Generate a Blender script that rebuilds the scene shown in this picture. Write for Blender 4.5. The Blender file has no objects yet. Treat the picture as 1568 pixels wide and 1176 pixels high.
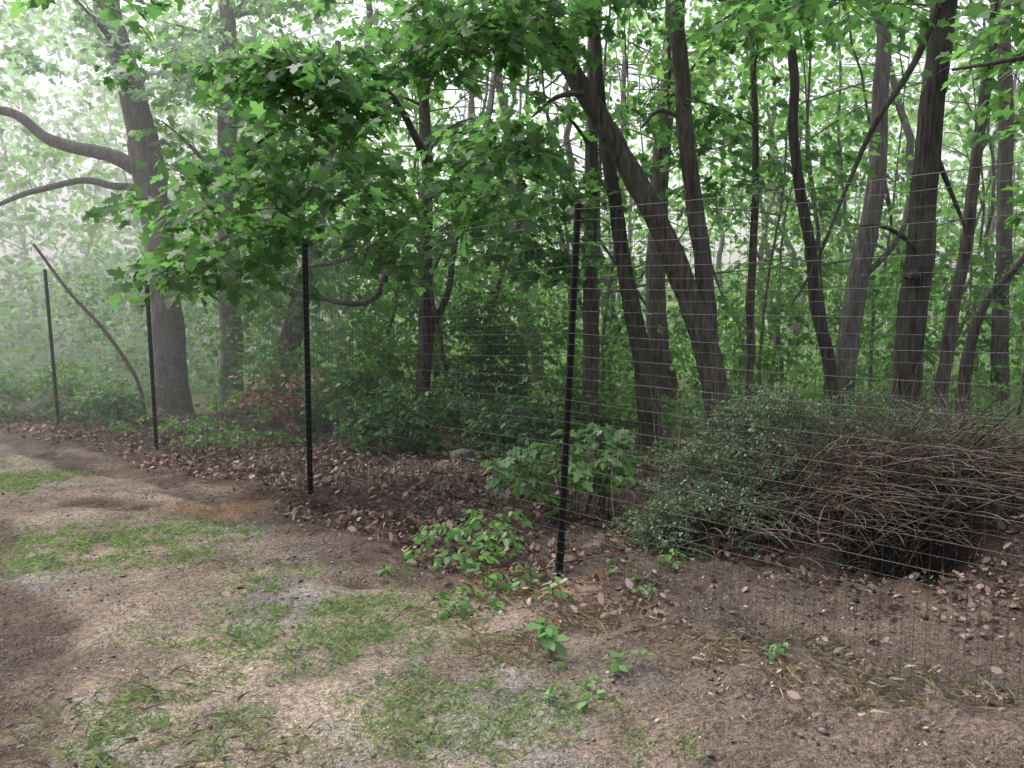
import bpy, math, numpy as np
from mathutils import Vector
rng=np.random.default_rng(11)
scene=bpy.context.scene
U=rng.uniform
# ------------------------------------------------------------------ helpers
TAB=rng.random((64,64,64)).astype(np.float32)
def vnoise(P,s=1.0,o=0.0):
    P=np.asarray(P,dtype=np.float64)*s+o+100.0
    i=np.floor(P).astype(int); f=P-i; f=f*f*(3-2*f)
    r=0
    for a in (0,1):
        for b in (0,1):
            for c in (0,1):
                w=(f[...,0] if a else 1-f[...,0])*(f[...,1] if b else 1-f[...,1])*(f[...,2] if c else 1-f[...,2])
                r=r+w*TAB[(i[...,0]+a)%64,(i[...,1]+b)%64,(i[...,2]+c)%64]
    return r
def n2(x,y,s,o=0.0):
    return vnoise(np.stack([x,y,np.zeros_like(x)],-1),s,o)
def sm(a,b,x):
    t=np.clip((x-a)/(b-a),0,1); return t*t*(3-2*t)
def ell(x,y,cx,cy,rx,ry):
    return np.sqrt(((x-cx)/rx)**2+((y-cy)/ry)**2)
def H(x,y):
    x=np.asarray(x,dtype=np.float64); y=np.asarray(y,dtype=np.float64)
    h=(n2(x,y,.35)-.5)*.12+(n2(x,y,1.3,7)-.5)*.05
    d=np.sqrt(x*x+y*y)
    h=h*sm(1.0,4.0,d)
    h=h+(n2(x,y,.07,31)-.5)*1.6*sm(18,45,y)
    h=h+.44*np.exp(-ell(x,y,2.45,6.0,.95,.42)**2)
    h=h+.26*np.exp(-ell(x,y,3.3,5.6,.5,.7)**2)
    e=ell(x,y,2.45,5.3,.36,.17)*(1+.8*(n2(x,y,3.5,3)-.5)+.7*(n2(x,y,9,8)-.5))
    h=h-.22*np.exp(-e**3)
    h=h+.17*np.exp(-ell(x,y,1.98,5.35,.15,.18)**2)
    return h
def build(name,V,F,mat,parent=None,smooth=False,rnd=None,col=None):
    V=np.ascontiguousarray(V,dtype=np.float32).reshape(-1,3); F=np.ascontiguousarray(F,dtype=np.int32)
    k=F.shape[1]
    me=bpy.data.meshes.new(name)
    me.vertices.add(len(V)); me.vertices.foreach_set('co',V.ravel())
    me.loops.add(F.size); me.loops.foreach_set('vertex_index',F.ravel())
    me.polygons.add(len(F)); me.polygons.foreach_set('loop_start',np.arange(len(F),dtype=np.int32)*k)
    me.update(calc_edges=True)
    if smooth: me.polygons.foreach_set('use_smooth',np.ones(len(F),dtype=bool))
    if rnd is not None:
        a=me.attributes.new('rnd','FLOAT','FACE'); a.data.foreach_set('value',np.ascontiguousarray(rnd,dtype=np.float32))
    if col is not None:
        a=me.attributes.new('gcol','FLOAT_COLOR','POINT'); a.data.foreach_set('color',np.ascontiguousarray(col,dtype=np.float32).ravel())
    me.materials.append(mat)
    ob=bpy.data.objects.new(name,me); scene.collection.objects.link(ob)
    if parent: ob.parent=parent
    return ob
def empty(name,loc=(0,0,0)):
    e=bpy.data.objects.new(name,None); e.empty_display_size=.3; scene.collection.objects.link(e); return e
def nrm(v): return v/np.maximum(np.linalg.norm(v,axis=-1,keepdims=True),1e-9)
MAPLE=np.array([(0,0),(-.06,.28),(.18,.23),(.46,.50),(.50,.2),(.76,.2),(1,0),(.76,-.2),(.50,-.2),(.46,-.50),(.18,-.23),(-.06,-.28)])
OVAL=np.array([(0,0),(.3,.26),(.7,.22),(1,0),(.7,-.22),(.3,-.26)])
RHOMB=np.array([(0,0),(.45,.36),(1,0),(.5,-.36)])
def leafmesh(P,t,n,size,shape,droop=.18,fold=.12):
    N=len(P); t=nrm(t); b=nrm(np.cross(n,t)); n=np.cross(t,b)
    u=shape[:,0][None,:,None]; v=shape[:,1][None,:,None]
    s=np.asarray(size).reshape(-1,1,1)
    V=P[:,None,:]+s*(u*t[:,None,:]+v*b[:,None,:]+(-droop*u*u+fold*np.abs(v))*n[:,None,:])
    k=len(shape); F=np.arange(N*k).reshape(N,k)
    return V.reshape(-1,3),F
def strands(P0,P1,P2,r0,r1,nseg=4,sides=3):
    N=len(P0); s=np.linspace(0,1,nseg+1)[None,:,None]
    C=(1-s)**2*P0[:,None]+2*s*(1-s)*P1[:,None]+s*s*P2[:,None]
    T=nrm(P2-P0); ref=np.where(np.abs(T[:,2:3])>.9,np.array([[1.,0,0]]),np.array([[0,0,1.]]))
    A=nrm(np.cross(T,ref)); B=np.cross(T,A)
    r=(np.asarray(r0).reshape(-1,1,1)*(1-s)+np.asarray(r1).reshape(-1,1,1)*s)
    a=np.arange(sides)*2*math.pi/sides
    V=C[:,:,None,:]+r[:,:,None,:]*(np.cos(a)[None,None,:,None]*A[:,None,None,:]+np.sin(a)[None,None,:,None]*B[:,None,None,:])
    m=nseg+1
    base=(np.arange(N)*m*sides)[:,None,None]; j=np.arange(nseg)[None,:,None]*sides; i=np.arange(sides)[None,None,:]; i2=(i+1)%sides
    F=np.stack([base+j+i,base+j+i2,base+j+sides+i2,base+j+sides+i],-1).reshape(-1,4)
    return V.reshape(-1,3),F
def merge(parts):
    Vs=[];Fs=[];o=0
    for V,F in parts:
        Vs.append(V);Fs.append(F+o);o+=len(V)
    return np.concatenate(Vs),np.concatenate(Fs)
def cr(pts,step=.12):
    pts=np.array(pts,dtype=float); P=np.vstack([2*pts[0]-pts[1],pts,2*pts[-1]-pts[-2]]); out=[]
    for i in range(1,len(P)-2):
        L=np.linalg.norm(P[i+1,:3]-P[i,:3]); n=max(2,int(L/step))
        for s in np.arange(n)/n:
            a,b,c,d=P[i-1],P[i],P[i+1],P[i+2]
            out.append(.5*((2*b)+(-a+c)*s+(2*a-5*b+4*c-d)*s*s+(-a+3*b-3*c+d)*s**3))
    out.append(pts[-1]); return np.array(out)
def tube(pts,sides=14,step=.12,rough=.10,wob=.012,flare=False):
    C=cr(pts,step); r=np.maximum(C[:,3],.003); C=C[:,:3].copy()
    off=np.stack([vnoise(C,1.7,3)-.5,vnoise(C,1.7,23)-.5,np.zeros(len(C))],-1)
    C+=off*wob*4*np.minimum(1,r/.05)[:,None]
    if flare:
        z=C[:,2]-C[0,2]; r=r*(1+.30*np.exp(-np.maximum(z,0)/.2))
    T=nrm(np.gradient(C,axis=0)); A=np.zeros_like(T); ref=np.array([1.,0.13,0])
    if abs(np.dot(T[0],ref))>.85: ref=np.array([0,0,1.])
    a=nrm(np.cross(T[0],ref))
    for i in range(len(T)):
        a=nrm(a-T[i]*np.dot(a,T[i])); A[i]=a
    B=np.cross(T,A); th=np.arange(sides)*2*math.pi/sides
    D=np.cos(th)[None,:,None]*A[:,None]+np.sin(th)[None,:,None]*B[:,None]
    q=C[:,None]*np.array([1,1,.35])+D*r[:,None,None]*1.0
    rr=r[:,None]*(1+rough*2*(vnoise(q,9,5)-.5)+rough*1.6*(vnoise(q,22,9)-.5))
    if flare:
        lob=np.cos(th*4+C[0,0]*3)[None,:]*.14*np.exp(-np.maximum(C[:,2]-C[0,2],0)/.2)[:,None]; rr=rr*(1+lob)
    V=C[:,None]+D*rr[:,:,None]
    m=len(C); j=np.arange(m-1)[:,None]*sides; i=np.arange(sides)[None]; i2=(i+1)%sides
    F=np.stack([j+i,j+i2,j+sides+i2,j+sides+i],-1).reshape(-1,4)
    return V.reshape(-1,3),F
# ------------------------------------------------------------------ materials
def nm(name):
    m=bpy.data.materials.new(name); m.use_nodes=True; nt=m.node_tree; nt.nodes.clear()
    return m,nt,nt.nodes.new('ShaderNodeOutputMaterial')
def ramp(nt,fac,stops):
    r=nt.nodes.new('ShaderNodeValToRGB'); e=r.color_ramp.elements
    while len(e)<len(stops): e.new(.5)
    for el,(p,c) in zip(e,stops): el.position=p; el.color=(*c,1)
    nt.links.new(fac,r.inputs[0]); return r.outputs[0]
def noise(nt,scale,detail=4,vec=None,stretch=None):
    n=nt.nodes.new('ShaderNodeTexNoise'); n.inputs['Scale'].default_value=scale; n.inputs['Detail'].default_value=detail
    tc=nt.nodes.new('ShaderNodeTexCoord'); src=tc.outputs['Object']
    if stretch:
        mp=nt.nodes.new('ShaderNodeMapping'); mp.inputs['Scale'].default_value=stretch; nt.links.new(src,mp.inputs[0]); src=mp.outputs[0]
    nt.links.new(src,n.inputs['Vector']); return n.outputs['Fac']
def mix(nt,a,b,fac,mode='MIX'):
    m=nt.nodes.new('ShaderNodeMix'); m.data_type='RGBA'; m.blend_type=mode
    for s,v in ((6,a),(7,b)):
        if isinstance(v,tuple): m.inputs[s].default_value=(*v,1)
        else: nt.links.new(v,m.inputs[s])
    if isinstance(fac,(int,float)): m.inputs[0].default_value=fac
    else: nt.links.new(fac,m.inputs[0])
    return m.outputs[2]
def leaf_mat(name,dark,mid,light,trans=.45,tcol=(1.65,2.0,1.2),rough=.45,spec=.35):
    m,nt,out=nm(name)
    at=nt.nodes.new('ShaderNodeAttribute'); at.attribute_name='rnd'
    c=ramp(nt,at.outputs['Fac'],[(0,dark),(.5,mid),(1,light)])
    big=noise(nt,.9,2); c2=mix(nt,c,(.6,.68,.66),big,'MULTIPLY')
    c=mix(nt,c,c2,.6)
    p=nt.nodes.new('ShaderNodeBsdfPrincipled'); p.inputs['Roughness'].default_value=rough; p.inputs['Specular IOR Level'].default_value=spec
    nt.links.new(c,p.inputs['Base Color'])
    if trans>0:
        tr=nt.nodes.new('ShaderNodeBsdfTranslucent'); tc=mix(nt,c,tcol,1.0,'MULTIPLY'); nt.links.new(tc,tr.inputs[0])
        ms=nt.nodes.new('ShaderNodeMixShader'); ms.inputs[0].default_value=trans
        nt.links.new(p.outputs[0],ms.inputs[1]); nt.links.new(tr.outputs[0],ms.inputs[2]); nt.links.new(ms.outputs[0],out.inputs[0])
    else: nt.links.new(p.outputs[0],out.inputs[0])
    return m
def bark_mat(name,dark,light,green=0.0):
    m,nt,out=nm(name)
    f=noise(nt,9,8,stretch=(3,3,.45)); g=noise(nt,1.6,3)
    c=ramp(nt,f,[(.32,dark),(.5,tuple((a+b)/2 for a,b in zip(dark,light))),(.68,light)])
    c=mix(nt,c,(.12,.13,.10),ramp(nt,g,[(.48,(0,0,0)),(.7,(.5+green,)*3)]))
    p=nt.nodes.new('ShaderNodeBsdfPrincipled'); p.inputs['Roughness'].default_value=.9; p.inputs['Specular IOR Level'].default_value=.2
    nt.links.new(c,p.inputs['Base Color'])
    b=nt.nodes.new('ShaderNodeBump'); b.inputs['Strength'].default_value=.9; b.inputs['Distance'].default_value=.03
    nt.links.new(noise(nt,22,8,stretch=(2.5,2.5,.35)),b.inputs['Height']); nt.links.new(b.outputs[0],p.inputs['Normal'])
    nt.links.new(p.outputs[0],out.inputs[0]); return m
def plain(name,c1,c2,scale=20,rough=.7,metal=0,spec=.3,bump=0):
    m,nt,out=nm(name)
    f=noise(nt,scale,5); c=ramp(nt,f,[(.35,c1),(.65,c2)])
    p=nt.nodes.new('ShaderNodeBsdfPrincipled'); p.inputs['Roughness'].default_value=rough; p.inputs['Metallic'].default_value=metal; p.inputs['Specular IOR Level'].default_value=spec
    nt.links.new(c,p.inputs['Base Color'])
    if bump:
        b=nt.nodes.new('ShaderNodeBump'); b.inputs['Strength'].default_value=bump; b.inputs['Distance'].default_value=.02
        nt.links.new(noise(nt,scale*2.5,6),b.inputs['Height']); nt.links.new(b.outputs[0],p.inputs['Normal'])
    nt.links.new(p.outputs[0],out.inputs[0]); return m
M_maple=leaf_mat('maple_leaves',(.066,.128,.058),(.10,.185,.075),(.16,.26,.105),.58,tcol=(1.75,2.1,1.3))
M_dark=leaf_mat('dark_green_leaves',(.03,.07,.038),(.05,.11,.05),(.09,.17,.065),.45)  # deeper green of the cedar and low bushes
M_mid=leaf_mat('forest_leaves',(.06,.13,.045),(.105,.205,.06),(.19,.31,.085),.58)
M_far=leaf_mat('far_leaves',(.10,.18,.065),(.165,.275,.09),(.26,.39,.13),.58)  # greens lifted for distance: aerial haze put into the leaf colour
M_hazy=leaf_mat('haze_tinted_leaves',(.19,.29,.20),(.28,.40,.27),(.38,.49,.33),.55,tcol=(1.4,1.5,1.2))  # haze painted into the leaf colour as pale, greyed greens
M_weed=leaf_mat('weed_leaves',(.08,.16,.06),(.13,.24,.085),(.25,.37,.16),.4)
M_pale=leaf_mat('pale_leaves',(.10,.19,.08),(.17,.28,.13),(.34,.44,.27),.35)
M_shrub=leaf_mat('shrub_leaves',(.045,.08,.045),(.08,.135,.065),(.19,.25,.15),.3,spec=.5)
M_litter=leaf_mat('fallen_leaves',(.075,.045,.037),(.20,.13,.105),(.46,.34,.29),.12,tcol=(1.2,1,.8),rough=.7)
M_grass=leaf_mat('grass_blades',(.11,.155,.07),(.18,.25,.11),(.31,.37,.20),.4,tcol=(1.3,1.4,1))
M_straw=leaf_mat('dry_straw',(.12,.088,.06),(.25,.19,.125),(.46,.38,.26),.15,tcol=(1.1,1,.8),rough=.7)
M_bark=bark_mat('bark',(.032,.026,.023),(.135,.113,.103))
M_barkL=bark_mat('bark_grey',(.05,.042,.042),(.185,.16,.16),.1)
M_barkD=bark_mat('bark_dark',(.018,.016,.015),(.08,.068,.063))
M_twig=plain('twig_bark',(.05,.038,.03),(.15,.115,.088),30,.85)
# ------------------------------------------------------------------ ground
def axis(lo,hi,a,b,step,grow=1.13):
    c=list(np.arange(a,b+1e-6,step)); s=step; v=b
    while v<hi: s=min(s*grow,8); v+=s; c.append(v)
    s=step; v=a
    while v>lo: s=min(s*grow,8); v-=s; c.insert(0,v)
    return np.array(c)
xs=axis(-160,160,-5.5,5.5,.03); ys=axis(-30,230,2.6,11,.03)
X,Y=np.meshgrid(xs,ys); X=X.ravel();Y=Y.ravel()
def fence_y(x):
    return np.interp(x,[-12,-6.37,-4.24,-1.76,.28,2.3,4.2],[16.5,12.4,10.5,7.6,5.3,2.8,.5])
FD=lambda x,y:(y-fence_y(x))*.66
def wob(x,y): return (n2(x,y,.9,3)-.5)*.9+(n2(x,y,3.1,13)-.5)*.35
def rightm(x,y): return sm(-.5,.9,x-(-.1+.25*(5.2-y))+wob(x,y)*.8)
def m_path(x,y):
    e=FD(x,y)+.75+wob(x,y)
    return (1-sm(-.15,.25,e))*(1-rightm(x,y))
# wheel tracks: polylines on the ground (metres) with half width
TR=[([(-6.6,11.2),(-4.6,9.6),(-3.0,8.1),(-1.7,6.9),(-.9,5.9),(-.8,5.3)],.24),([(-3.6,7.2),(-2.3,6.9),(-1.3,6.2),(-.75,5.7)],.26),
    ([(-5.2,7.4),(-4.1,6.4),(-3.0,5.0),(-2.3,4.2),(-1.85,3.3),(-1.6,2.4)],.24),([(-7.0,10.2),(-5.6,7.8),(-4.4,6.0),(-3.2,4.6)],.20)]
def tracksf(x,y):
    t=0*x; xx=x+(n2(x,y,1.1,5)-.5)*.35; yy=y+(n2(x,y,1.1,25)-.5)*.35
    for pl,w in TR:
        pl=np.array(pl)
        for a,b in zip(pl[:-1],pl[1:]):
            d=b-a; s=np.clip(((xx-a[0])*d[0]+(yy-a[1])*d[1])/(d@d),0,1)
            q=np.hypot(xx-a[0]-s*d[0],yy-a[1]-s*d[1]); t=np.maximum(t,1-sm(w*.5,w*1.25,q))
    return t*(.6+.4*sm(.3,.55,n2(x,y,2.5,12)*.5+n2(x,y,8,3)*.5))
def m_grass(x,y):
    g=0*x
    for cx,cy,rx,ry,a in ((-2.6,6.0,.85,.8,1),(-3.3,5.6,.7,1.0,1),(-.95,4.35,.9,.75,.9),(-1.6,3.2,.9,.5,1),(.35,3.2,.5,.4,.6),(-4.8,8.4,.8,1.2,.7),(-.2,3.5,.8,.6,.8),(-6.3,8.8,1.2,1.5,.9),(-6.0,13.2,1.2,.9,1.0),(-1.2,5.1,.6,.5,.5),(-2.6,3.6,.5,.6,.5)):
        g=np.maximum(g,a*(1-sm(.35,1.25,ell(x,y,cx,cy,rx,ry))))
    return np.clip(g*sm(.30,.66,n2(x,y,2.6,41)*.45+n2(x,y,9,17)*.55+.12*g),0,1)*(1-.92*tracksf(x,y))
path=m_path(X,Y); gr=m_grass(X,Y)
litter=sm(-.95,-.45,FD(X,Y)+wob(X,Y)*.6)*(1-sm(2.2,4.5,FD(X,Y)))
wood=sm(1.5,4.0,FD(X,Y)); farg=sm(10.0,13.5,Y)*wood
orange=np.maximum(1-sm(.4,1.0,ell(X,Y,-2.3,7.2,.7,.5)),1-sm(.4,1.1,ell(X,Y,.15,5.2,.55,.45)))
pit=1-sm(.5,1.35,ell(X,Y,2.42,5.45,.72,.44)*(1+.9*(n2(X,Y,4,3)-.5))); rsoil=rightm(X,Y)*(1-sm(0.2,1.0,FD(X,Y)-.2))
tracks=tracksf(X,Y)*path
def L(c,new,m): return c*(1-m[:,None])+np.array(new)[None]*m[:,None]
c=np.tile(np.array([.15,.115,.093]),(len(X),1))
gray=sm(.50,.68,n2(X,Y,1.6,51)*.5+n2(X,Y,7,5)*.5)
c=L(c,(.19,.152,.125),sm(.3,.7,n2(X,Y,1.1,77)))
c=L(c,(.165,.158,.150),gray*.6)
c=L(c,(.062,.044,.036),tracks*.92)
c=L(c,(.10,.073,.06),(1-path)*.9)
c=L(c,(.075,.053,.043),litter*.85)
c=L(c,(.095,.073,.06),rsoil*.85)
c=L(c,(.115,.13,.07),gr*.5)
c=L(c,(.22,.14,.085),orange*.65*sm(.3,.65,n2(X,Y,4,9)))
c=L(c,(.07,.062,.042),wood*.85)
c=L(c,(.12,.19,.06),farg*.85)
c=L(c,(.010,.0075,.006),np.clip(pit,0,1)*.96)  # hollow's shade deepened by a near-black soil colour
c=c*(.7+.6*n2(X,Y,5,61))[:,None]
Z=H(X,Y); near=(np.abs(X)<6)&(Y<12)&(Y>2)
tread=(1-sm(.5,1.1,ell(X,Y,1.35,3.25,.16,.5)))*np.sin((Y*1.0+X*.5)*2*math.pi/.07)*.010   # tyre tread prints in the soft soil
tread2=tracks*np.sin((Y+X*.4)*2*math.pi/.11)*.006
Z=Z-tracks*.04+tread+tread2+near*((n2(X,Y,8,2)-.5)*.03+(n2(X,Y,19,4)-.5)*.018)*(1+2.5*np.clip(pit,0,1)+.9*rsoil)
nx,ny=len(xs),len(ys); idx=np.arange(nx*ny).reshape(ny,nx)
F=np.stack([idx[:-1,:-1],idx[:-1,1:],idx[1:,1:],idx[1:,:-1]],-1).reshape(-1,4)
m,nt,out=nm('ground_soil')
at=nt.nodes.new('ShaderNodeAttribute'); at.attribute_name='gcol'
f1=noise(nt,38,8); f2=noise(nt,150,5)
cc=mix(nt,at.outputs['Color'],ramp(nt,f1,[(.32,(.50,.48,.47)),(.5,(1,1,1)),(.68,(1.5,1.48,1.42))]),.9,'MULTIPLY')
cc=mix(nt,cc,ramp(nt,f2,[(.35,(.5,.5,.5)),(.52,(1,1,1)),(.68,(1.8,1.8,1.85))]),.9,'MULTIPLY')
p=nt.nodes.new('ShaderNodeBsdfPrincipled'); p.inputs['Roughness'].default_value=.95; p.inputs['Specular IOR Level'].default_value=.15
nt.links.new(cc,p.inputs['Base Color'])
b=nt.nodes.new('ShaderNodeBump'); b.inputs['Strength'].default_value=.9; b.inputs['Distance'].default_value=.03
nt.links.new(noise(nt,60,9),b.inputs['Height']); nt.links.new(b.outputs[0],p.inputs['Normal']); nt.links.new(p.outputs[0],out.inputs[0])
build('ground',np.stack([X,Y,Z],-1),F,m,smooth=True,col=np.concatenate([c,np.ones((len(c),1))],1))
# ------------------------------------------------------------------ leaf litter, pebbles, grass
def scatter(n,x0,x1,y0,y1,fn,biasy=1.0):
    xs_=U(x0,x1,n); ys_=y0+(y1-y0)*rng.random(n)**biasy
    k=rng.random(n)<fn(xs_,ys_); return xs_[k],ys_[k]
def flat_leaves(x,y,up=.02,tilt=.45):
    n=len(x); P=np.stack([x,y,H(x,y)+U(.004,up,n)],-1)
    az=U(0,2*math.pi,n); t=np.stack([np.cos(az),np.sin(az),rng.normal(0,.45,n)],-1)
    nn=np.array([0,0,1.])+rng.normal(0,tilt,(n,3)); return P,t,nn
def lit(x,y):
    f=FD(x,y)+wob(x,y)*.7
    v=sm(-.75,.1,f)*(1-.7*sm(2.5,5,FD(x,y)))*(.2+.8*sm(.35,.58,n2(x,y,1.5,21)*.6+n2(x,y,5,2)*.4))
    v=v*(1-.88*(x>.9)*(FD(x,y)<.9))
    v=np.maximum(v,.8*np.exp(-ell(x,y,3.4,5.5,.6,.8)**2)); v=np.maximum(v,.45*np.exp(-ell(x,y,.5,4.8,.5,.4)**2))
    return np.clip(v,0,1)*(ell(x,y,2.45,5.4,.5,.3)>1)
x,y=scatter(125000,-8,6.5,3.4,14,lit)
P,t,nn=flat_leaves(x,y,up=.045,tilt=.8); sz=.016+rng.gamma(2.2,.0125,len(x)); sz=np.minimum(sz,.09)*np.where(y<5.5,.8,1)
V,F=leafmesh(P,t,nn,sz,OVAL*np.array([1,1.1]),droop=-.35,fold=.45)
build('fallen_leaves',V,F,M_litter,rnd=rng.beta(1.3,1.9,len(F)))
x,y=scatter(14000,-5,4,2.7,9,lambda x,y:.15+.7*sm(-.9,.2,FD(x,y))+.4*(x>.4))
P,t,nn=flat_leaves(x,y,up=.012,tilt=.5)
V,F=leafmesh(P,t,nn,U(.006,.026,len(x)),OVAL,droop=-.2,fold=.3)
build('leaf_debris',V,F,M_litter,rnd=rng.random(len(F))**1.5)
def blades(x,y,h,w,lean=.5):
    n=len(x); P=np.stack([x,y,H(x,y)-.003],-1); az=U(0,2*math.pi,n)
    s=np.stack([np.cos(az),np.sin(az),0*az],-1)*np.asarray(w).reshape(-1,1); d=np.stack([rng.normal(0,lean,n),rng.normal(0,lean,n),np.ones(n)],-1)
    d=nrm(d)*np.asarray(h).reshape(-1,1); bend=np.stack([d[:,0]*.8,d[:,1]*.8,-.15*d[:,2]],-1)
    V=np.stack([P-s,P+s,P+d*.55+s*.7,P+d+bend],1)
    return V.reshape(-1,3),np.arange(n*4).reshape(n,4)
x,y=scatter(480000,-7,1.4,2.7,14,lambda x,y:m_grass(x,y)*np.where(y<9,.9,.3))
V,F=blades(x,y,U(.012,.055,len(x)),U(.0008,.0019,len(x)),.75)
build('grass',V,F,M_grass,rnd=rng.random(len(F)))
x,y=scatter(34000,-2,3.0,2.8,5.6,lambda x,y:sm(.48,.66,n2(x,y,2.2,19))*(FD(x,y)<.3)*(.25+.75*(x>-.4)))
V,F=blades(x,y,U(.02,.08,len(x)),U(.0008,.0018,len(x)),1.8)
build('dry_grass',V,F,M_straw,rnd=rng.random(len(F)))
import bmesh
bm=bmesh.new(); bmesh.ops.create_icosphere(bm,subdivisions=1,radius=1); bm.verts.ensure_lookup_table()
IV=np.array([v.co[:] for v in bm.verts]); IF=np.array([[v.index for v in f.verts] for f in bm.faces]); bm.free()
def stones(x,y,size,sink=.35,fl=.6,ang=.13):
    n=len(x); az=U(0,6.28,n); base=IV[None]*(1+rng.normal(0,ang,(n,len(IV),1)))
    base=base*np.stack([U(.7,1.3,n),U(.6,1.1,n),U(.4,.8,n)*fl/.6],-1)[:,None]
    ca,sa=np.cos(az)[:,None],np.sin(az)[:,None]
    bx=base[...,0]*ca-base[...,1]*sa; by=base[...,0]*sa+base[...,1]*ca
    base=np.stack([bx,by,base[...,2]],-1)*np.asarray(size).reshape(-1,1,1)
    P=np.stack([x,y,H(x,y)+size*(.5-sink)],-1)
    V=P[:,None]+base; F=(np.arange(n)*len(IV))[:,None,None]+IF[None]
    return V.reshape(-1,3),F.reshape(-1,3)
M_stone=plain('stone',(.09,.08,.072),(.20,.18,.165),30,.95,bump=.8)
M_clod=plain('soil_clods',(.03,.022,.018),(.10,.075,.06),30,.95,bump=.8)
x,y=scatter(26000,-5,4,2.7,8,lambda x,y:.12+.6*sm(.48,.66,n2(x,y,1.6,51))*(FD(x,y)<-.3)+.4*(x>.8)*(FD(x,y)<.4))
V,F=stones(x,y,rng.gamma(1.6,.0021,len(x))+.002); build('gravel',V,F,M_stone)
x,y=scatter(4200,.9,3.8,3.0,6.2,lambda x,y:.12+.88*np.exp(-ell(x,y,2.3,5.15,.8,.5)**2))
V,F=stones(x,y,np.minimum(rng.gamma(1.5,.0045,len(x))+.003,.018),ang=.22); build('soil_clods',V,F,M_clod)
x=np.array([1.62,1.75,1.35,2.2,2.05,1.2,1.9,1.0,1.5,2.45,1.85]);y=np.array([3.35,3.6,3.7,4.2,3.9,3.3,3.2,3.6,4.4,4.6,4.7])
V,F=stones(x,y,np.array([.045,.03,.028,.035,.025,.022,.035,.02,.02,.03,.022]),.45,.45,.2); build('loose_stones',V,F,M_stone)
# ------------------------------------------------------------------ sprays of leaves
def sprays(C,L=.6,n=14,size=.13,az=None,tilt=.55,droop=.3,szv=.35):
    N=len(C)
    if az is None: az=U(0,2*math.pi,N)
    D=np.stack([np.cos(az),np.sin(az),U(-.35,.15,N)],-1); S=np.stack([-np.sin(az),np.cos(az),np.zeros(N)],-1)
    s=rng.random((N,n)); side=np.where(rng.random((N,n))<.5,-1.,1.)
    lat=side*rng.random((N,n))*.38*L*(1.1-s)
    P=C[:,None]+D[:,None]*(s*L)[...,None]+S[:,None]*lat[...,None]
    P[...,2]+=rng.normal(0,.05*L,(N,n))-droop*L*s*s
    t=D[:,None]*.7+S[:,None]*(side*.7)[...,None]+rng.normal(0,.35,(N,n,3)); t[...,2]-=.35
    nn=np.array([0,0,1.])+rng.normal(0,tilt,(N,n,3))
    sz=size*U(1-szv,1+szv,(N,n))
    cl=np.repeat(rng.random(N)[:,None],n,1)
    E=C+D*L; E[:,2]-=droop*L
    tw=(C,(C+E)/2+np.array([0,0,droop*L*.3]),E)
    return P.reshape(-1,3),t.reshape(-1,3),nn.reshape(-1,3),sz.ravel(),np.clip(cl*.5+rng.random((N,n))*.5,0,1).ravel(),tw
def inblob(c,r,n,gap=.45,ns=1.1):
    out=[];k=0
    while k<n:
        d=nrm(rng.normal(0,1,(n*2,3)))*(rng.random((n*2,1))**(1/2.4)); p=np.array(c)+d*np.array(r)
        p=p[vnoise(p,ns,17)+.15*(rng.random(len(p))-.5)>gap]; out.append(p);k+=len(p)
    return np.concatenate(out)[:n]
def crown(name,parent,C,mat,L=.6,n=14,size=.13,shape=MAPLE,twigs=True,**kw):
    P,t,nn,sz,cl,tw=sprays(C,L,n,size,**kw)
    V,F=leafmesh(P,t,nn,sz,shape); ob=build(name,V,F,mat,parent,rnd=cl)
    if twigs:
        V,F=strands(*tw,np.full(len(C),.004),np.full(len(C),.0015),3); build('twigs',V,F,M_twig,parent)
    return ob
def limbs(path,z0,n,lo=1.0,hi=2.2,azr=(0,2*math.pi),rs=.32):
    C=cr(path,.1); ok=C[C[:,2]>z0]; parts=[];ends=[]
    if len(ok)==0: return parts,np.zeros((0,3))
    for i in range(n):
        b=ok[rng.integers(len(ok))]; az=U(*azr); Ln=U(lo,hi); r=max(.012,b[3]*rs); d=np.array([math.cos(az),math.sin(az),0.]); up=U(.15,.75)
        pts=[]; side=np.array([-d[1],d[0],0]); w1,w2=rng.normal(0,.12,2)
        for s,dr in ((0,0),(.33,.9),(.66,1.0),(1,.95)):
            q=b[:3]+d*Ln*s+side*Ln*(w1*s+w2*s*s)+np.array([0,0,up*Ln*(s-.35*s*s)])
            pts.append((*q,r*(1-.85*s)+.003))
        parts.append(tube(pts,6,.2,.05,.02))
        cc=cr(pts,.15); m_=cc[len(cc)//3:,:3]
        for j in range(6):
            q=m_[rng.integers(len(m_))]; ends.append(q)
            if j<3:
                a2=az+U(-1.2,1.2); e=q+np.array([math.cos(a2),math.sin(a2),U(-.1,.4)])*U(.3,.8)
                parts.append(strands(q[None],((q+e)/2+[0,0,.05])[None],e[None],[.008],[.003],3,6)); ends.append(e)
    return parts,np.array(ends)
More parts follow.
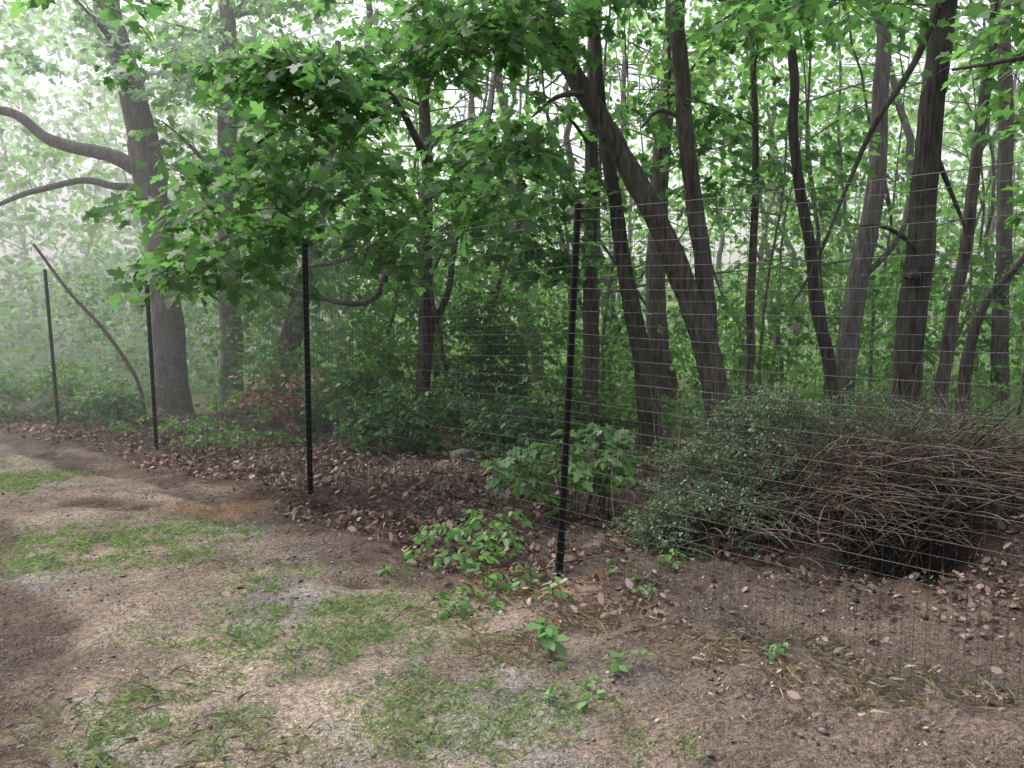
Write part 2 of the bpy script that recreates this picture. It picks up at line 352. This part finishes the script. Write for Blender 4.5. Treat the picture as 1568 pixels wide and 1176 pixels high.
def tree(name,paths,mat,nl=8,z0=3.4,blobs=(),lmat=None,size=.12,L=.55,nleaf=12,lo=1.,hi=2.2,gap=.45,shape=MAPLE,sides=16,azr=(0,2*math.pi)):
    e=empty(name); parts=[]; ends=[]
    for i,pth in enumerate(paths):
        pth=[tuple(q) for q in pth]
        if i==0:
            q=pth[0]; pth=[(q[0],q[1],float(H(q[0],q[1]))-.12,q[3]*1.02)]+[(q[0]*.97+pth[1][0]*.03,q[1],max(.12,q[2]+.12),q[3])]+pth[1:]
        parts.append(tube(pth,sides if i==0 or pth[0][3]>.08 else 8,.09,.09,.02 if i else .012,flare=(i==0)))
    lp,en=limbs(paths[0],z0,nl,lo,hi,azr); parts+=lp; ends.append(en)
    V,F=merge(parts); build('trunk_and_limbs',V,F,mat,e,smooth=True)
    for (cx,cy,cz,rx,ry,rz,n) in blobs: ends.append(inblob((cx,cy,cz),(rx,ry,rz),n,gap))
    C=np.concatenate(ends)
    if len(C): crown('crown',e,C,lmat or M_maple,L,nleaf,size,shape)
    return e
def PP(y,*a,dy=0):
    return [(q[0]*(1-.0795*(q[1]-1.6)/y),y+dy*i,q[1],q[2]) for i,q in enumerate(a)]
tree('oak_tree',[PP(14.2,(-5.40,0,.27),(-5.55,2.02,.235),(-5.66,2.96,.225),(-5.80,3.90,.25),(-5.98,4.74,.21),(-6.28,5.78,.19),(-6.5,6.62,.18),(-6.8,9.5,.08)),
  PP(14.1,(-5.9,3.85,.13),(-6.3,4.05,.11),(-6.9,4.18,.10),(-7.4,4.34,.085),(-7.9,4.69,.07),(-8.4,4.84,.06),(-9.6,5.5,.03)),
  PP(14.0,(-5.85,3.55,.06),(-6.3,3.58,.055),(-6.8,3.66,.05),(-7.57,3.48,.045),(-8.2,3.25,.03),(-9,3.1,.02)),
  PP(14.3,(-6.1,4.9,.06),(-6.35,5.6,.04),(-6.9,6.3,.03),(-7.4,7.2,.02))],
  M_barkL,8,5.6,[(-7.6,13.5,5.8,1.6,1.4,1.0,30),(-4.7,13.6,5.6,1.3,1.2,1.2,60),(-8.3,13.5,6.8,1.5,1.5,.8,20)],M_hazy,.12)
tree('oak_tree',[PP(15.2,(-4.77,0,.20),(-4.83,2.5,.17),(-4.86,5.85,.14),(-4.8,10,.06))],M_barkL,9,3.6,[(-4.6,15,4.4,1.6,1,1.6,60)],M_far,.12)
tree('oak_tree',[PP(14.8,(-3.91,.05,.24),(-3.75,.84,.2),(-3.59,1.5,.18),(-3.2,3.2,.13),(-2.9,6,.05))],M_bark,8,2.6,[(-2.9,14.3,3.6,1.6,1,1.4,70)],M_mid)
tree('maple_tree',[PP(12,(-1.18,0,.11),(-1.17,1.6,.098),(-1.14,3.19,.082),(-1.17,4.5,.07),(-1.1,8,.03)),
  PP(11.95,(-1.22,2.3,.05),(-1.63,2.17,.045),(-1.8,1.84,.042),(-2.11,1.73,.04),(-2.6,1.82,.033),(-3.3,2.04,.02),(-3.8,2.3,.012)),
  PP(11.9,(-1.2,2.5,.04),(-1.55,2.62,.035),(-2.2,2.32,.03),(-2.8,2.2,.015)),
  PP(12.05,(-1.12,1.35,.05),(-.88,1.85,.045),(-.79,2.4,.04),(-.7,2.93,.035),(-.5,3.9,.02)),
  PP(11.9,(-1.1,2.0,.03),(-.95,1.1,.028),(-.88,.7,.025),(-1.05,.4,.015)),
  [(-1.16,12,3.6,.05),(-1.3,11,4.0,.045),(-1.5,10,4.1,.035),(-1.9,9,3.7,.025),(-2.5,8.2,3.0,.012)],
  [(-1.16,12,4.3,.05),(-.9,11,4.8,.04),(-.6,9.8,4.7,.03),(-.4,8.6,4.3,.015)],
  [(-1.3,11,4.0,.03),(-2.0,10,4.1,.025),(-2.9,9,3.8,.012)]],
  M_barkD,5,3.6,[(-1.55,8.2,3.75,1.65,1.2,.85,92),(-2.3,8.1,2.75,1.15,.9,.42,50),(-2.75,8.1,2.10,.62,.6,.26,26),(-1.1,8.4,2.85,1.2,1,.5,42),(-.4,8.2,4.2,1.1,1,.6,44),(-2.9,8.2,4.1,1.0,.9,.6,42),(-1.5,8.8,2.35,1.0,.8,.28,20),(-.3,10.5,2.6,1.0,.9,.5,26),
   (-.25,8.8,3.35,.85,1,.45,40),(-.9,9.6,4.7,1.6,1,.5,40),(-.6,10.8,3.2,1.2,.8,.6,38)],M_maple,.13,L=.62,gap=.45)
tree('maple_tree',[PP(10.2,(2.43,0,.165),(2.24,1.15,.15),(1.885,2.13,.135),(1.51,2.95,.125),(1.10,3.63,.12),(.65,4.38,.11),(.27,4.9,.1),(-.07,5.28,.095),(-.8,6.2,.07),(-1.4,7.5,.04)),
  PP(10.3,(2.36,.5,.09),(2.30,1.2,.105),(2.22,1.98,.105),(2.13,2.73,.10),(2.0,3.7,.095),(1.96,4.45,.085),(1.89,5.35,.075),(1.8,8,.03)),
  PP(10.1,(.85,4.05,.035),(.5,4.0,.025),(.23,3.78,.012)),
  PP(10.3,(2.0,3.8,.03),(1.7,3.9,.025),(1.5,3.7,.012))],
  M_bark,6,5.2,[(.4,8.6,4.7,1.1,.9,.4,32),(1.6,9.3,4.9,1.3,.9,.5,34),(.6,10.9,3.3,.8,.6,.5,24),(2.1,11.4,3.8,1.3,.6,.8,36),(.5,11.2,2.4,.7,.5,.4,24)],M_maple,.125)
tree('forest_tree',[PP(10.6,(1.69,0,.135),(1.56,1.0,.12),(1.36,1.98,.095),(1.22,2.96,.08),(1.10,3.75,.07),(1,4.8,.06),(.8,7.5,.03))],M_barkD,4,4.8,[],M_maple)
tree('forest_tree',[PP(13.5,(2.25,0,.17),(2.18,2.1,.15),(2.3,4.1,.13),(2.4,5.4,.11),(2.4,9,.05))],M_bark,8,3.6,[],M_far)
tree('oak_tree',[PP(9.3,(4.07,0,.16),(4.12,.8,.15),(4.19,1.6,.142),(4.25,2.05,.146),(4.29,2.83,.13),(4.42,4.0,.122),(4.53,4.89,.12),(4.8,8,.06)),
  PP(9.15,(4.15,2.25,.03),(3.95,2.42,.022),(3.7,2.5,.015),(3.5,2.45,.008)),
  PP(9.2,(4.42,4.75,.045),(4.15,4.13,.035),(3.74,3.5,.028),(3.46,2.9,.022),(3.12,2.08,.016),(2.9,1.7,.008)),
  PP(9.1,(4.14,1.98,.05),(4.09,2.0,.055),(4.03,1.95,.035)),PP(9.3,(4.4,3.3,.03),(4.65,2.7,.02),(4.75,2.4,.012))],
  M_barkD,5,5.2,[(3.3,8.6,4.6,1.5,.9,.45,36),(5.0,8.6,4.2,1.1,.9,.5,26),(3.4,10.8,3.6,1.4,.6,.9,30)],M_maple,.125)
tree('forest_tree',[PP(10.,(3.78,0,.08),(3.61,.72,.075),(3.43,1.6,.068),(3.34,2.34,.062),(3.19,3.44,.055),(3.14,4.4,.05),(3.1,5.1,.045),(3,7.5,.02))],M_barkD,4,4.0)
tree('forest_tree',[PP(11.,(2.9,0,.055),(2.96,1.84,.05),(3.01,3.87,.04),(2.95,5,.03),(2.9,8,.015))],M_bark,5,3.6,[],M_mid)
tree('forest_tree',[PP(12.5,(4.61,0,.16),(4.73,1.4,.15),(4.98,2.6,.14),(5.13,3.5,.12),(5.2,5.1,.1),(5.3,9,.04)),PP(12.4,(4.9,2.1,.05),(5.3,2.5,.04),(5.6,3.1,.03),(5.8,4,.015))],M_barkL,6,3.8,[],M_mid)
tree('forest_tree',[PP(10.,(4.72,0,.08),(4.9,1.3,.07),(5.08,2.19,.065),(5.23,3.3,.06),(5.42,4.9,.05),(5.6,7.5,.02))],M_bark,4,4.0)
tree('forest_tree',[PP(11.,(5.54,0,.09),(5.64,1.1,.07),(5.88,1.76,.05),(6.29,2.25,.04),(7,3.2,.02))],M_barkD,3,2.2,[],M_mid)
tree('forest_tree',[PP(11.5,(1.02,0,.11),(1.01,1.85,.095),(1.04,4.4,.075),(1.1,8,.03))],M_bark,6,3.4,[],M_mid)
tree('forest_tree',[PP(13.,(7.1,0,.13),(7.15,2,.11),(7.2,5,.09),(7.2,9,.04))],M_bark,7,3.0,[],M_mid)
tree('maple_tree',[PP(6.6,(5.4,0,.16),(5.35,2,.14),(5.2,4,.12),(5.0,7,.06)),[(5.2,6.6,3.4,.05),(4.5,6.3,3.5,.035),(3.7,6.1,3.35,.02),(2.9,6.0,3.2,.01)]],
  M_barkD,4,4.6,[(3.3,6.1,3.05,.95,.5,.2,20),(3.9,6.4,3.7,.9,.6,.4,24),(2.2,6.8,4.0,1.0,.6,.25,14)],M_maple,.12)
# ------------------------------------------------------------------ shrubs & undergrowth
def shrub(name,blobs,mat,size=.06,L=.3,nleaf=16,shape=OVAL,gap=.35,stems=30,ns=2.5,tilt=.9,sr=.007):
    e=empty(name); Cs=[inblob(b[:3],b[3:6],b[6],gap,ns) for b in blobs]; C=np.concatenate(Cs)
    C[:,2]=np.maximum(C[:,2],H(C[:,0],C[:,1])+.04)
    crown('foliage',e,C,mat,L,nleaf,size,shape,twigs=sr>.004,tilt=tilt)
    k=rng.integers(len(C),size=stems); T=C[k]; b=blobs[0]
    P0=np.stack([b[0]+(T[:,0]-b[0])*.45,b[1]+(T[:,1]-b[1])*.45,0*T[:,0]],-1); P0[:,2]=H(P0[:,0],P0[:,1])-.03
    mid=(P0+T)/2; mid[:,2]+=.12 if sr>.004 else .01
    V,F=strands(P0,mid,T,np.full(stems,sr),np.full(stems,sr*.4),5,5); build('stems',V,F,M_twig,e); return e
shrub('privet_shrub',[(1.65,6.1,.42,.70,.45,.42,480),(1.35,5.75,.25,.45,.3,.28,220),(2.5,6.4,.66,.65,.4,.40,300),(1.8,6.3,.85,.55,.35,.28,180),(1.05,5.9,.2,.3,.25,.18,80),(3.2,6.6,.7,.5,.4,.35,110)],M_shrub,.022,.18,30,OVAL,.30,160,4)
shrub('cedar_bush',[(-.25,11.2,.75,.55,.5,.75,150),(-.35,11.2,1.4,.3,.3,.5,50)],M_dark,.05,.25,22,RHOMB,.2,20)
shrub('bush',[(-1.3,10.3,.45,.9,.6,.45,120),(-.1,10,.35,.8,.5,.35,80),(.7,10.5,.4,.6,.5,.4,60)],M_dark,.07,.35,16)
shrub('bush',[(-2.9,12.4,.6,1.0,.6,.6,120),(-2.0,12.4,.9,.8,.6,.8,100)],M_mid,.08,.35,16)
shrub('bush',[(-.6,13,1.3,1.6,.6,1.2,150),(.9,13,1.2,1.3,.6,1.1,100)],M_mid,.09,.4,14)
shrub('bush',[(3.6,14,1.3,1.4,.6,1.2,130),(6.4,13.5,1.4,1.3,.7,1.2,120),(4.9,14.5,2.2,1.2,.6,.9,80)],M_mid,.10,.4,12)
shrub('bush',[(-5.9,13.0,.35,.7,.4,.38,110),(-6.8,13.4,.45,.6,.5,.45,90),(-7.9,13.6,.4,.6,.5,.4,70)],M_weed,.07,.3,14)
shrub('bush',[(-4.4,11.6,.12,1.0,.4,.14,60),(-3.3,10.6,.1,.8,.3,.12,40)],M_weed,.06,.2,10)
shrub('bush',[(4.6,8.6,.35,.8,.5,.35,80),(5.6,8.8,.55,.8,.5,.5,80)],M_weed,.05,.3,16)
shrub('bush',[(3.4,11.5,.35,1.3,.6,.3,110),(5.5,12,.5,1.3,.7,.5,110),(1.6,12.2,.35,1.0,.5,.35,70)],M_weed,.07,.35,14)
shrub('bush',[(2.6,9.0,.2,1.6,.6,.2,90),(.9,8.9,.15,.8,.5,.18,50)],M_weed,.045,.25,12)
shrub('broadleaf_sapling',[(.46,6.75,.42,.52,.28,.28,38)],M_weed,.085,.2,8,MAPLE,.2,24,3,.6)
shrub('broadleaf_sapling',[(.74,6.9,.68,.22,.2,.14,12),(-.05,6.6,.45,.22,.2,.16,12)],M_pale,.075,.16,7,MAPLE,.2,16,3,.6)
shrub('weed_patch',[(-.30,5.55,.14,.36,.34,.14,36),(-.15,6.0,.18,.3,.2,.16,20),(-.15,4.9,.05,.4,.3,.05,14)],M_weed,.055,.13,7,OVAL*np.array([1,1.1]),.2,26,3,.6,.003)
shrub('seedling',[(.14,4.1,.12,.05,.05,.06,5)],M_weed,.085,.05,5,OVAL,.0,5,3,.5,.002)
for (a,b_,h) in ((.30,4.75,.10),(.75,4.9,.08),(.5,3.9,.06),(-.35,4.6,.05),(.95,5.3,.10),(.6,5.3,.08),(1.25,4.1,.04),(3.6,6.1,.3),(2.9,6.9,.45),(.05,5.1,.1),(.3,3.6,.05),(-.7,5.3,.05)):
    shrub('seedling',[(a,b_,h,.12,.1,h*.6,5)],M_weed,.045,.08,5,OVAL,.0,5,3,.5,.0018)
e=empty('dead_branch')
V,F=tube([(-6.95,13,2.6,.02),(-6.45,13,1.9,.025),(-5.92,13,1.3,.028),(-5.5,13,.6,.03),(-5.4,13,.0,.03)],7,.15); build('limb',V,F,M_twig,e,smooth=True)
e=empty('dead_leaf_branch'); C=inblob((-2.95,11.2,.66),(.62,.35,.42),66,.25)
M_red=leaf_mat('withered',(.14,.07,.06),(.26,.14,.12),(.42,.27,.22),.3,tcol=(1.2,1,.8))
crown('withered_leaves',e,C,M_red,.3,8,.065,OVAL)
def tuft(name,x,y,h,spread,r,mat,arc=.3,lift=0,bias=(0,0)):
    n=len(x); P0=np.stack([x,y,H(x,y)-.02+lift*rng.random(n)],-1); d=np.stack([rng.normal(bias[0],spread,n),rng.normal(bias[1],spread,n),np.ones(n)],-1)
    E=P0+nrm(d)*h[:,None]; E[:,2]=np.maximum(E[:,2]-lift*.6,H(E[:,0],E[:,1])+.01); mid=(P0+E)/2+np.array([0,0,1])*(arc*h)[:,None]+rng.normal(0,.03,(n,3))
    V,F=strands(P0,mid,E,r,np.asarray(r)*.4,5); build(name,V,F,mat,rnd=np.repeat(rng.random(n),15))
n=520; tuft('dry_brush',U(1.2,5.2,n),U(6.3,9.0,n),U(.5,1.3,n),.22,U(.0014,.0034,n),M_straw,.05)
n=1300; tuft('brush_pile',rng.normal(2.55,.62,n),rng.normal(5.80,.17,n),U(.2,.85,n),1.2,rng.gamma(3,.0011,n)+.0008,M_twig,.18,.26,(0,-.9))
n=60; tuft('dead_branches',rng.normal(2.6,.6,n),rng.normal(5.8,.2,n),U(.5,1.1,n),1.3,U(.005,.011,n),M_barkL,.05,.3,(.1,-.7))
n=340; tuft('straw_pile',rng.normal(2.15,.42,n),rng.normal(5.74,.14,n),U(.3,.75,n),1.8,U(.0014,.003,n),M_straw,.15,.18,(-.3,-.8))
n=320; tuft('exposed_roots',np.where(rng.random(n)<.5,rng.normal(1.98,.12,n),rng.normal(2.4,.4,n)),rng.normal(5.45,.12,n),U(.06,.28,n),2.2,U(.001,.003,n),M_twig,.1)
n=300; x=U(-6,5,n); y=U(5.0,13,n); k=FD(x,y)>-.4; x,y=x[k],y[k]; n=len(x)
az=U(0,6.28,n);l=U(.15,.9,n); P0=np.stack([x,y,H(x,y)+.02],-1); E=P0+np.stack([np.cos(az)*l,np.sin(az)*l,U(0,.12,n)],-1)
V,F=strands(P0,(P0+E)/2+rng.normal(0,.03,(n,3)),E,U(.002,.008,n),U(.002,.003,n),4,5); build('fallen_twigs',V,F,M_twig)
V,F=stones(np.array([-.55,-3.6,-2.9,-4.3]),np.array([9.8,13.0,12.2,13.6]),np.array([.16,.24,.18,.3]),.3,.6,.18); build('fieldstones',V,F,M_stone,smooth=False)
# ------------------------------------------------------------------ deep forest
e=empty('distant_forest'); parts=[]; ends=[]
for i in range(115):
    y=15.5+36*rng.random()**1.2; x=U(-.62,.68)*y*1.25; r=U(.035,.14)
    if i>=90: y=U(12.6,17); x=U(-.17,.6)*y; r=U(.02,.045)
    elif y<20 and abs(x+5)<1.2: continue
    if x<-.30*y and y<32: continue
    hgt=U(9,15)*(1 if i<90 else .6); lx,ly=rng.normal(0,1.1,2)
    z=float(H(x,y)); pth=[(x,y,z-.2,r*1.15),(x+lx*.2+rng.normal(0,.12),y+ly*.2,hgt*.22,r*.9),(x+lx*.5+rng.normal(0,.25),y+ly*.6,hgt*.5,r*.65),(x+lx,y+ly,hgt,r*.2)]
    parts.append(tube(pth,8,.4,.06,.08))
    lp,en=limbs(pth,1.8,6,1,2.6); parts+=lp; ends.append(en)
V,F=merge(parts); build('trunks',V,F,M_bark,e,smooth=True)
def fill(name,n,x0,x1,y0,y1,z0,z1,mat,size,L,nl,shape,gap,ns,pw=1.0,keep=None):
    y=U(y0,y1,n); x=U(x0,x1,n)*y; z=z0+(z1-z0)*rng.random(n)**pw
    C=np.stack([x,y,z],-1); k=vnoise(C*np.array([1,1,1.5]),ns,29)*.75+vnoise(C,ns*3,5)*.25>gap
    if keep is not None: k&=keep(x,y,z)
    C=C[k]; C[:,2]+=H(C[:,0],C[:,1]); P,t,nn,sz,cl,tw=sprays(C,L,nl,size,tilt=.8)
    V,F=leafmesh(P,t,nn,sz,shape); build(name,V,F,mat,e,rnd=cl)
fill('understory_foliage',5600,-.75,.75,12.5,19,.1,2.6,M_mid,.10,.5,12,OVAL,.50,.6,1.1,keep=lambda x,y,z:~((x<-.34*y)&(y<17)))
fill('mid_foliage',5600,-.75,.75,13,20,1.8,8.0,M_mid,.13,.6,12,OVAL,.55,.6,1.25,keep=lambda x,y,z:x>-.34*y)
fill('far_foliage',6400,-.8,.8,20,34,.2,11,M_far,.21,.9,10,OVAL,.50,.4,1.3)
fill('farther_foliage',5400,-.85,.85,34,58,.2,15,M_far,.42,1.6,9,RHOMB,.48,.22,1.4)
fill('haze_tinted_foliage',2800,-.9,-.22,18,42,.1,10,M_hazy,.22,.9,11,OVAL,.47,.35,1.35)
# mist hanging in the forest, thicker on the open left side
def prism(name,poly,z0,z1,dens):
    m,nt,out=nm(name); vs=nt.nodes.new('ShaderNodeVolumeScatter'); vs.inputs['Density'].default_value=dens; vs.inputs['Anisotropy'].default_value=.35; vs.inputs['Color'].default_value=(.97,1,.985,1)
    nt.links.new(vs.outputs[0],out.inputs['Volume'])
    V=np.array([(*p,z0) for p in poly]+[(*p,z1) for p in poly],dtype=float)
    build(name,V,np.array([[0,3,2,1],[4,5,6,7],[0,1,5,4],[1,2,6,5],[2,3,7,6],[3,0,4,7]]),m)
prism('mist',[(-75,8.3),(75,8.3),(75,90),(-75,90)],-3,20,.008)
prism('mist',[(-70,9.5),(-1.8,9.5),(-14,85),(-70,85)],-2.8,19.5,.014)
# ------------------------------------------------------------------ fence
fe=empty('wire_fence')
M_post=plain('black_post_paint',(.004,.004,.005),(.008,.008,.009),40,.6,spec=.15)
M_wire=plain('fence_wire',(.018,.02,.02),(.055,.06,.06),10,.45,spec=.5)
posts=[((-9.6,15.2),(-9.65,15.2),2.25),((-6.37,12.4),(-6.48,12.4),2.2),((-4.24,10.5),(-4.30,10.5),2.12),((-1.76,7.65),(-1.77,7.65),2.18),((.285,5.3),(.39,5.3),2.24),((2.35,2.75),(2.35,2.75),2.2)]
parts=[]
for (b0,b1),(t0,t1),h in posts:
    z=float(H(b0,b1)); A=np.array([b0,b1,z-.08]);B=np.array([t0,t1,h])
    pts=[(*(A+(B-A)*s),.0225) for s in (0,.25,.5,.75,1)]
    parts.append(tube(pts,16,.3,.0,.0))
    cap=[(*(B+np.array([0,0,dz])),r) for dz,r in ((-.03,.0252),(-.001,.0255),(.006,.023),(.012,.008))]
    parts.append(tube(cap,16,.05,0,0))
    for zz in np.arange(.12,2.1,.3):
        q=A+(B-A)*((zz+.08)/(h+.08)); parts.append(tube([(*(q-[0,0,.004]),.0248),(*(q+[0,0,.004]),.0248)],12,.05,0,0))
V,F=merge(parts); build('posts',V,F,M_post,fe,smooth=True)
hp=[];vp=[]
for a,b in zip(posts[:-1],posts[1:]):
    A0=np.array([*a[0],float(H(*a[0]))+.02]);A1=np.array([*a[1],a[2]-.03]);B0=np.array([*b[0],float(H(*b[0]))+.02]);B1=np.array([*b[1],b[2]-.03])
    off=np.array([-.02,-.02,0]); ln=np.linalg.norm(A0-B0); ks=np.linspace(0,1,34); nk=len(ks)
    P0=A0+(A1-A0)*ks[:,None]+off;P2=B0+(B1-B0)*ks[:,None]+off
    sag=-(.05+.03*rng.random(nk))*ks; mid=(P0+P2)/2; mid[:,2]+=sag+rng.normal(0,.008,nk)
    r=np.where(np.arange(nk)%2==0,.0018,.0010); r[-1]=.0025; r[0]=.0024
    hp.append(strands(P0,mid,P2,r,r,8))
    m_=int(ln/.05); s=np.linspace(0,1,m_)
    Q0=A0+(B0-A0)*s[:,None]+off;Q1=A1+(B1-A1)*s[:,None]+off; Q1[:,2]-=.065*2*s*(1-s); rr=np.full(m_,.0012)
    vp.append(strands(Q0,(Q0+Q1)/2+rng.normal(0,.006,(m_,3)),Q1,rr,rr,3))
V,F=merge(hp+vp); build('wire_mesh',V,F,M_wire,fe)
# ------------------------------------------------------------------ light, sky, camera
w=bpy.data.worlds.new('World'); scene.world=w; w.use_nodes=True; nt=w.node_tree; nt.nodes.clear()
el,az=math.radians(55),math.radians(-60)
sk=nt.nodes.new('ShaderNodeTexSky'); sk.sky_type='NISHITA'; sk.sun_disc=False; sk.sun_elevation=el; sk.sun_rotation=az; sk.dust_density=4; sk.air_density=1.5
hs=nt.nodes.new('ShaderNodeHueSaturation'); hs.inputs['Saturation'].default_value=.35; hs.inputs['Value'].default_value=2.1
bg=nt.nodes.new('ShaderNodeBackground'); bg.inputs[1].default_value=.15; wo=nt.nodes.new('ShaderNodeOutputWorld')
nt.links.new(sk.outputs[0],hs.inputs['Color']); nt.links.new(hs.outputs[0],bg.inputs[0]); nt.links.new(bg.outputs[0],wo.inputs[0])
sl=bpy.data.lights.new('sun','SUN'); sl.energy=5.0; sl.angle=math.radians(20); sl.color=(1,.97,.9)
so=bpy.data.objects.new('sun',sl); scene.collection.objects.link(so)
d=Vector((math.sin(az)*math.cos(el),math.cos(az)*math.cos(el),math.sin(el))); so.rotation_euler=(-d).to_track_quat('-Z','Y').to_euler(); so.location=d*30
cd=bpy.data.cameras.new('camera'); cd.sensor_width=36; cd.lens=31.2; cd.clip_end=600; cd.clip_start=.05
co=bpy.data.objects.new('camera',cd); scene.collection.objects.link(co); co.location=(0,0,1.6); co.rotation_euler=(math.radians(90-4.55),0,0); scene.camera=co
scene.view_settings.view_transform='Standard'; scene.view_settings.look='None'; scene.view_settings.exposure=0
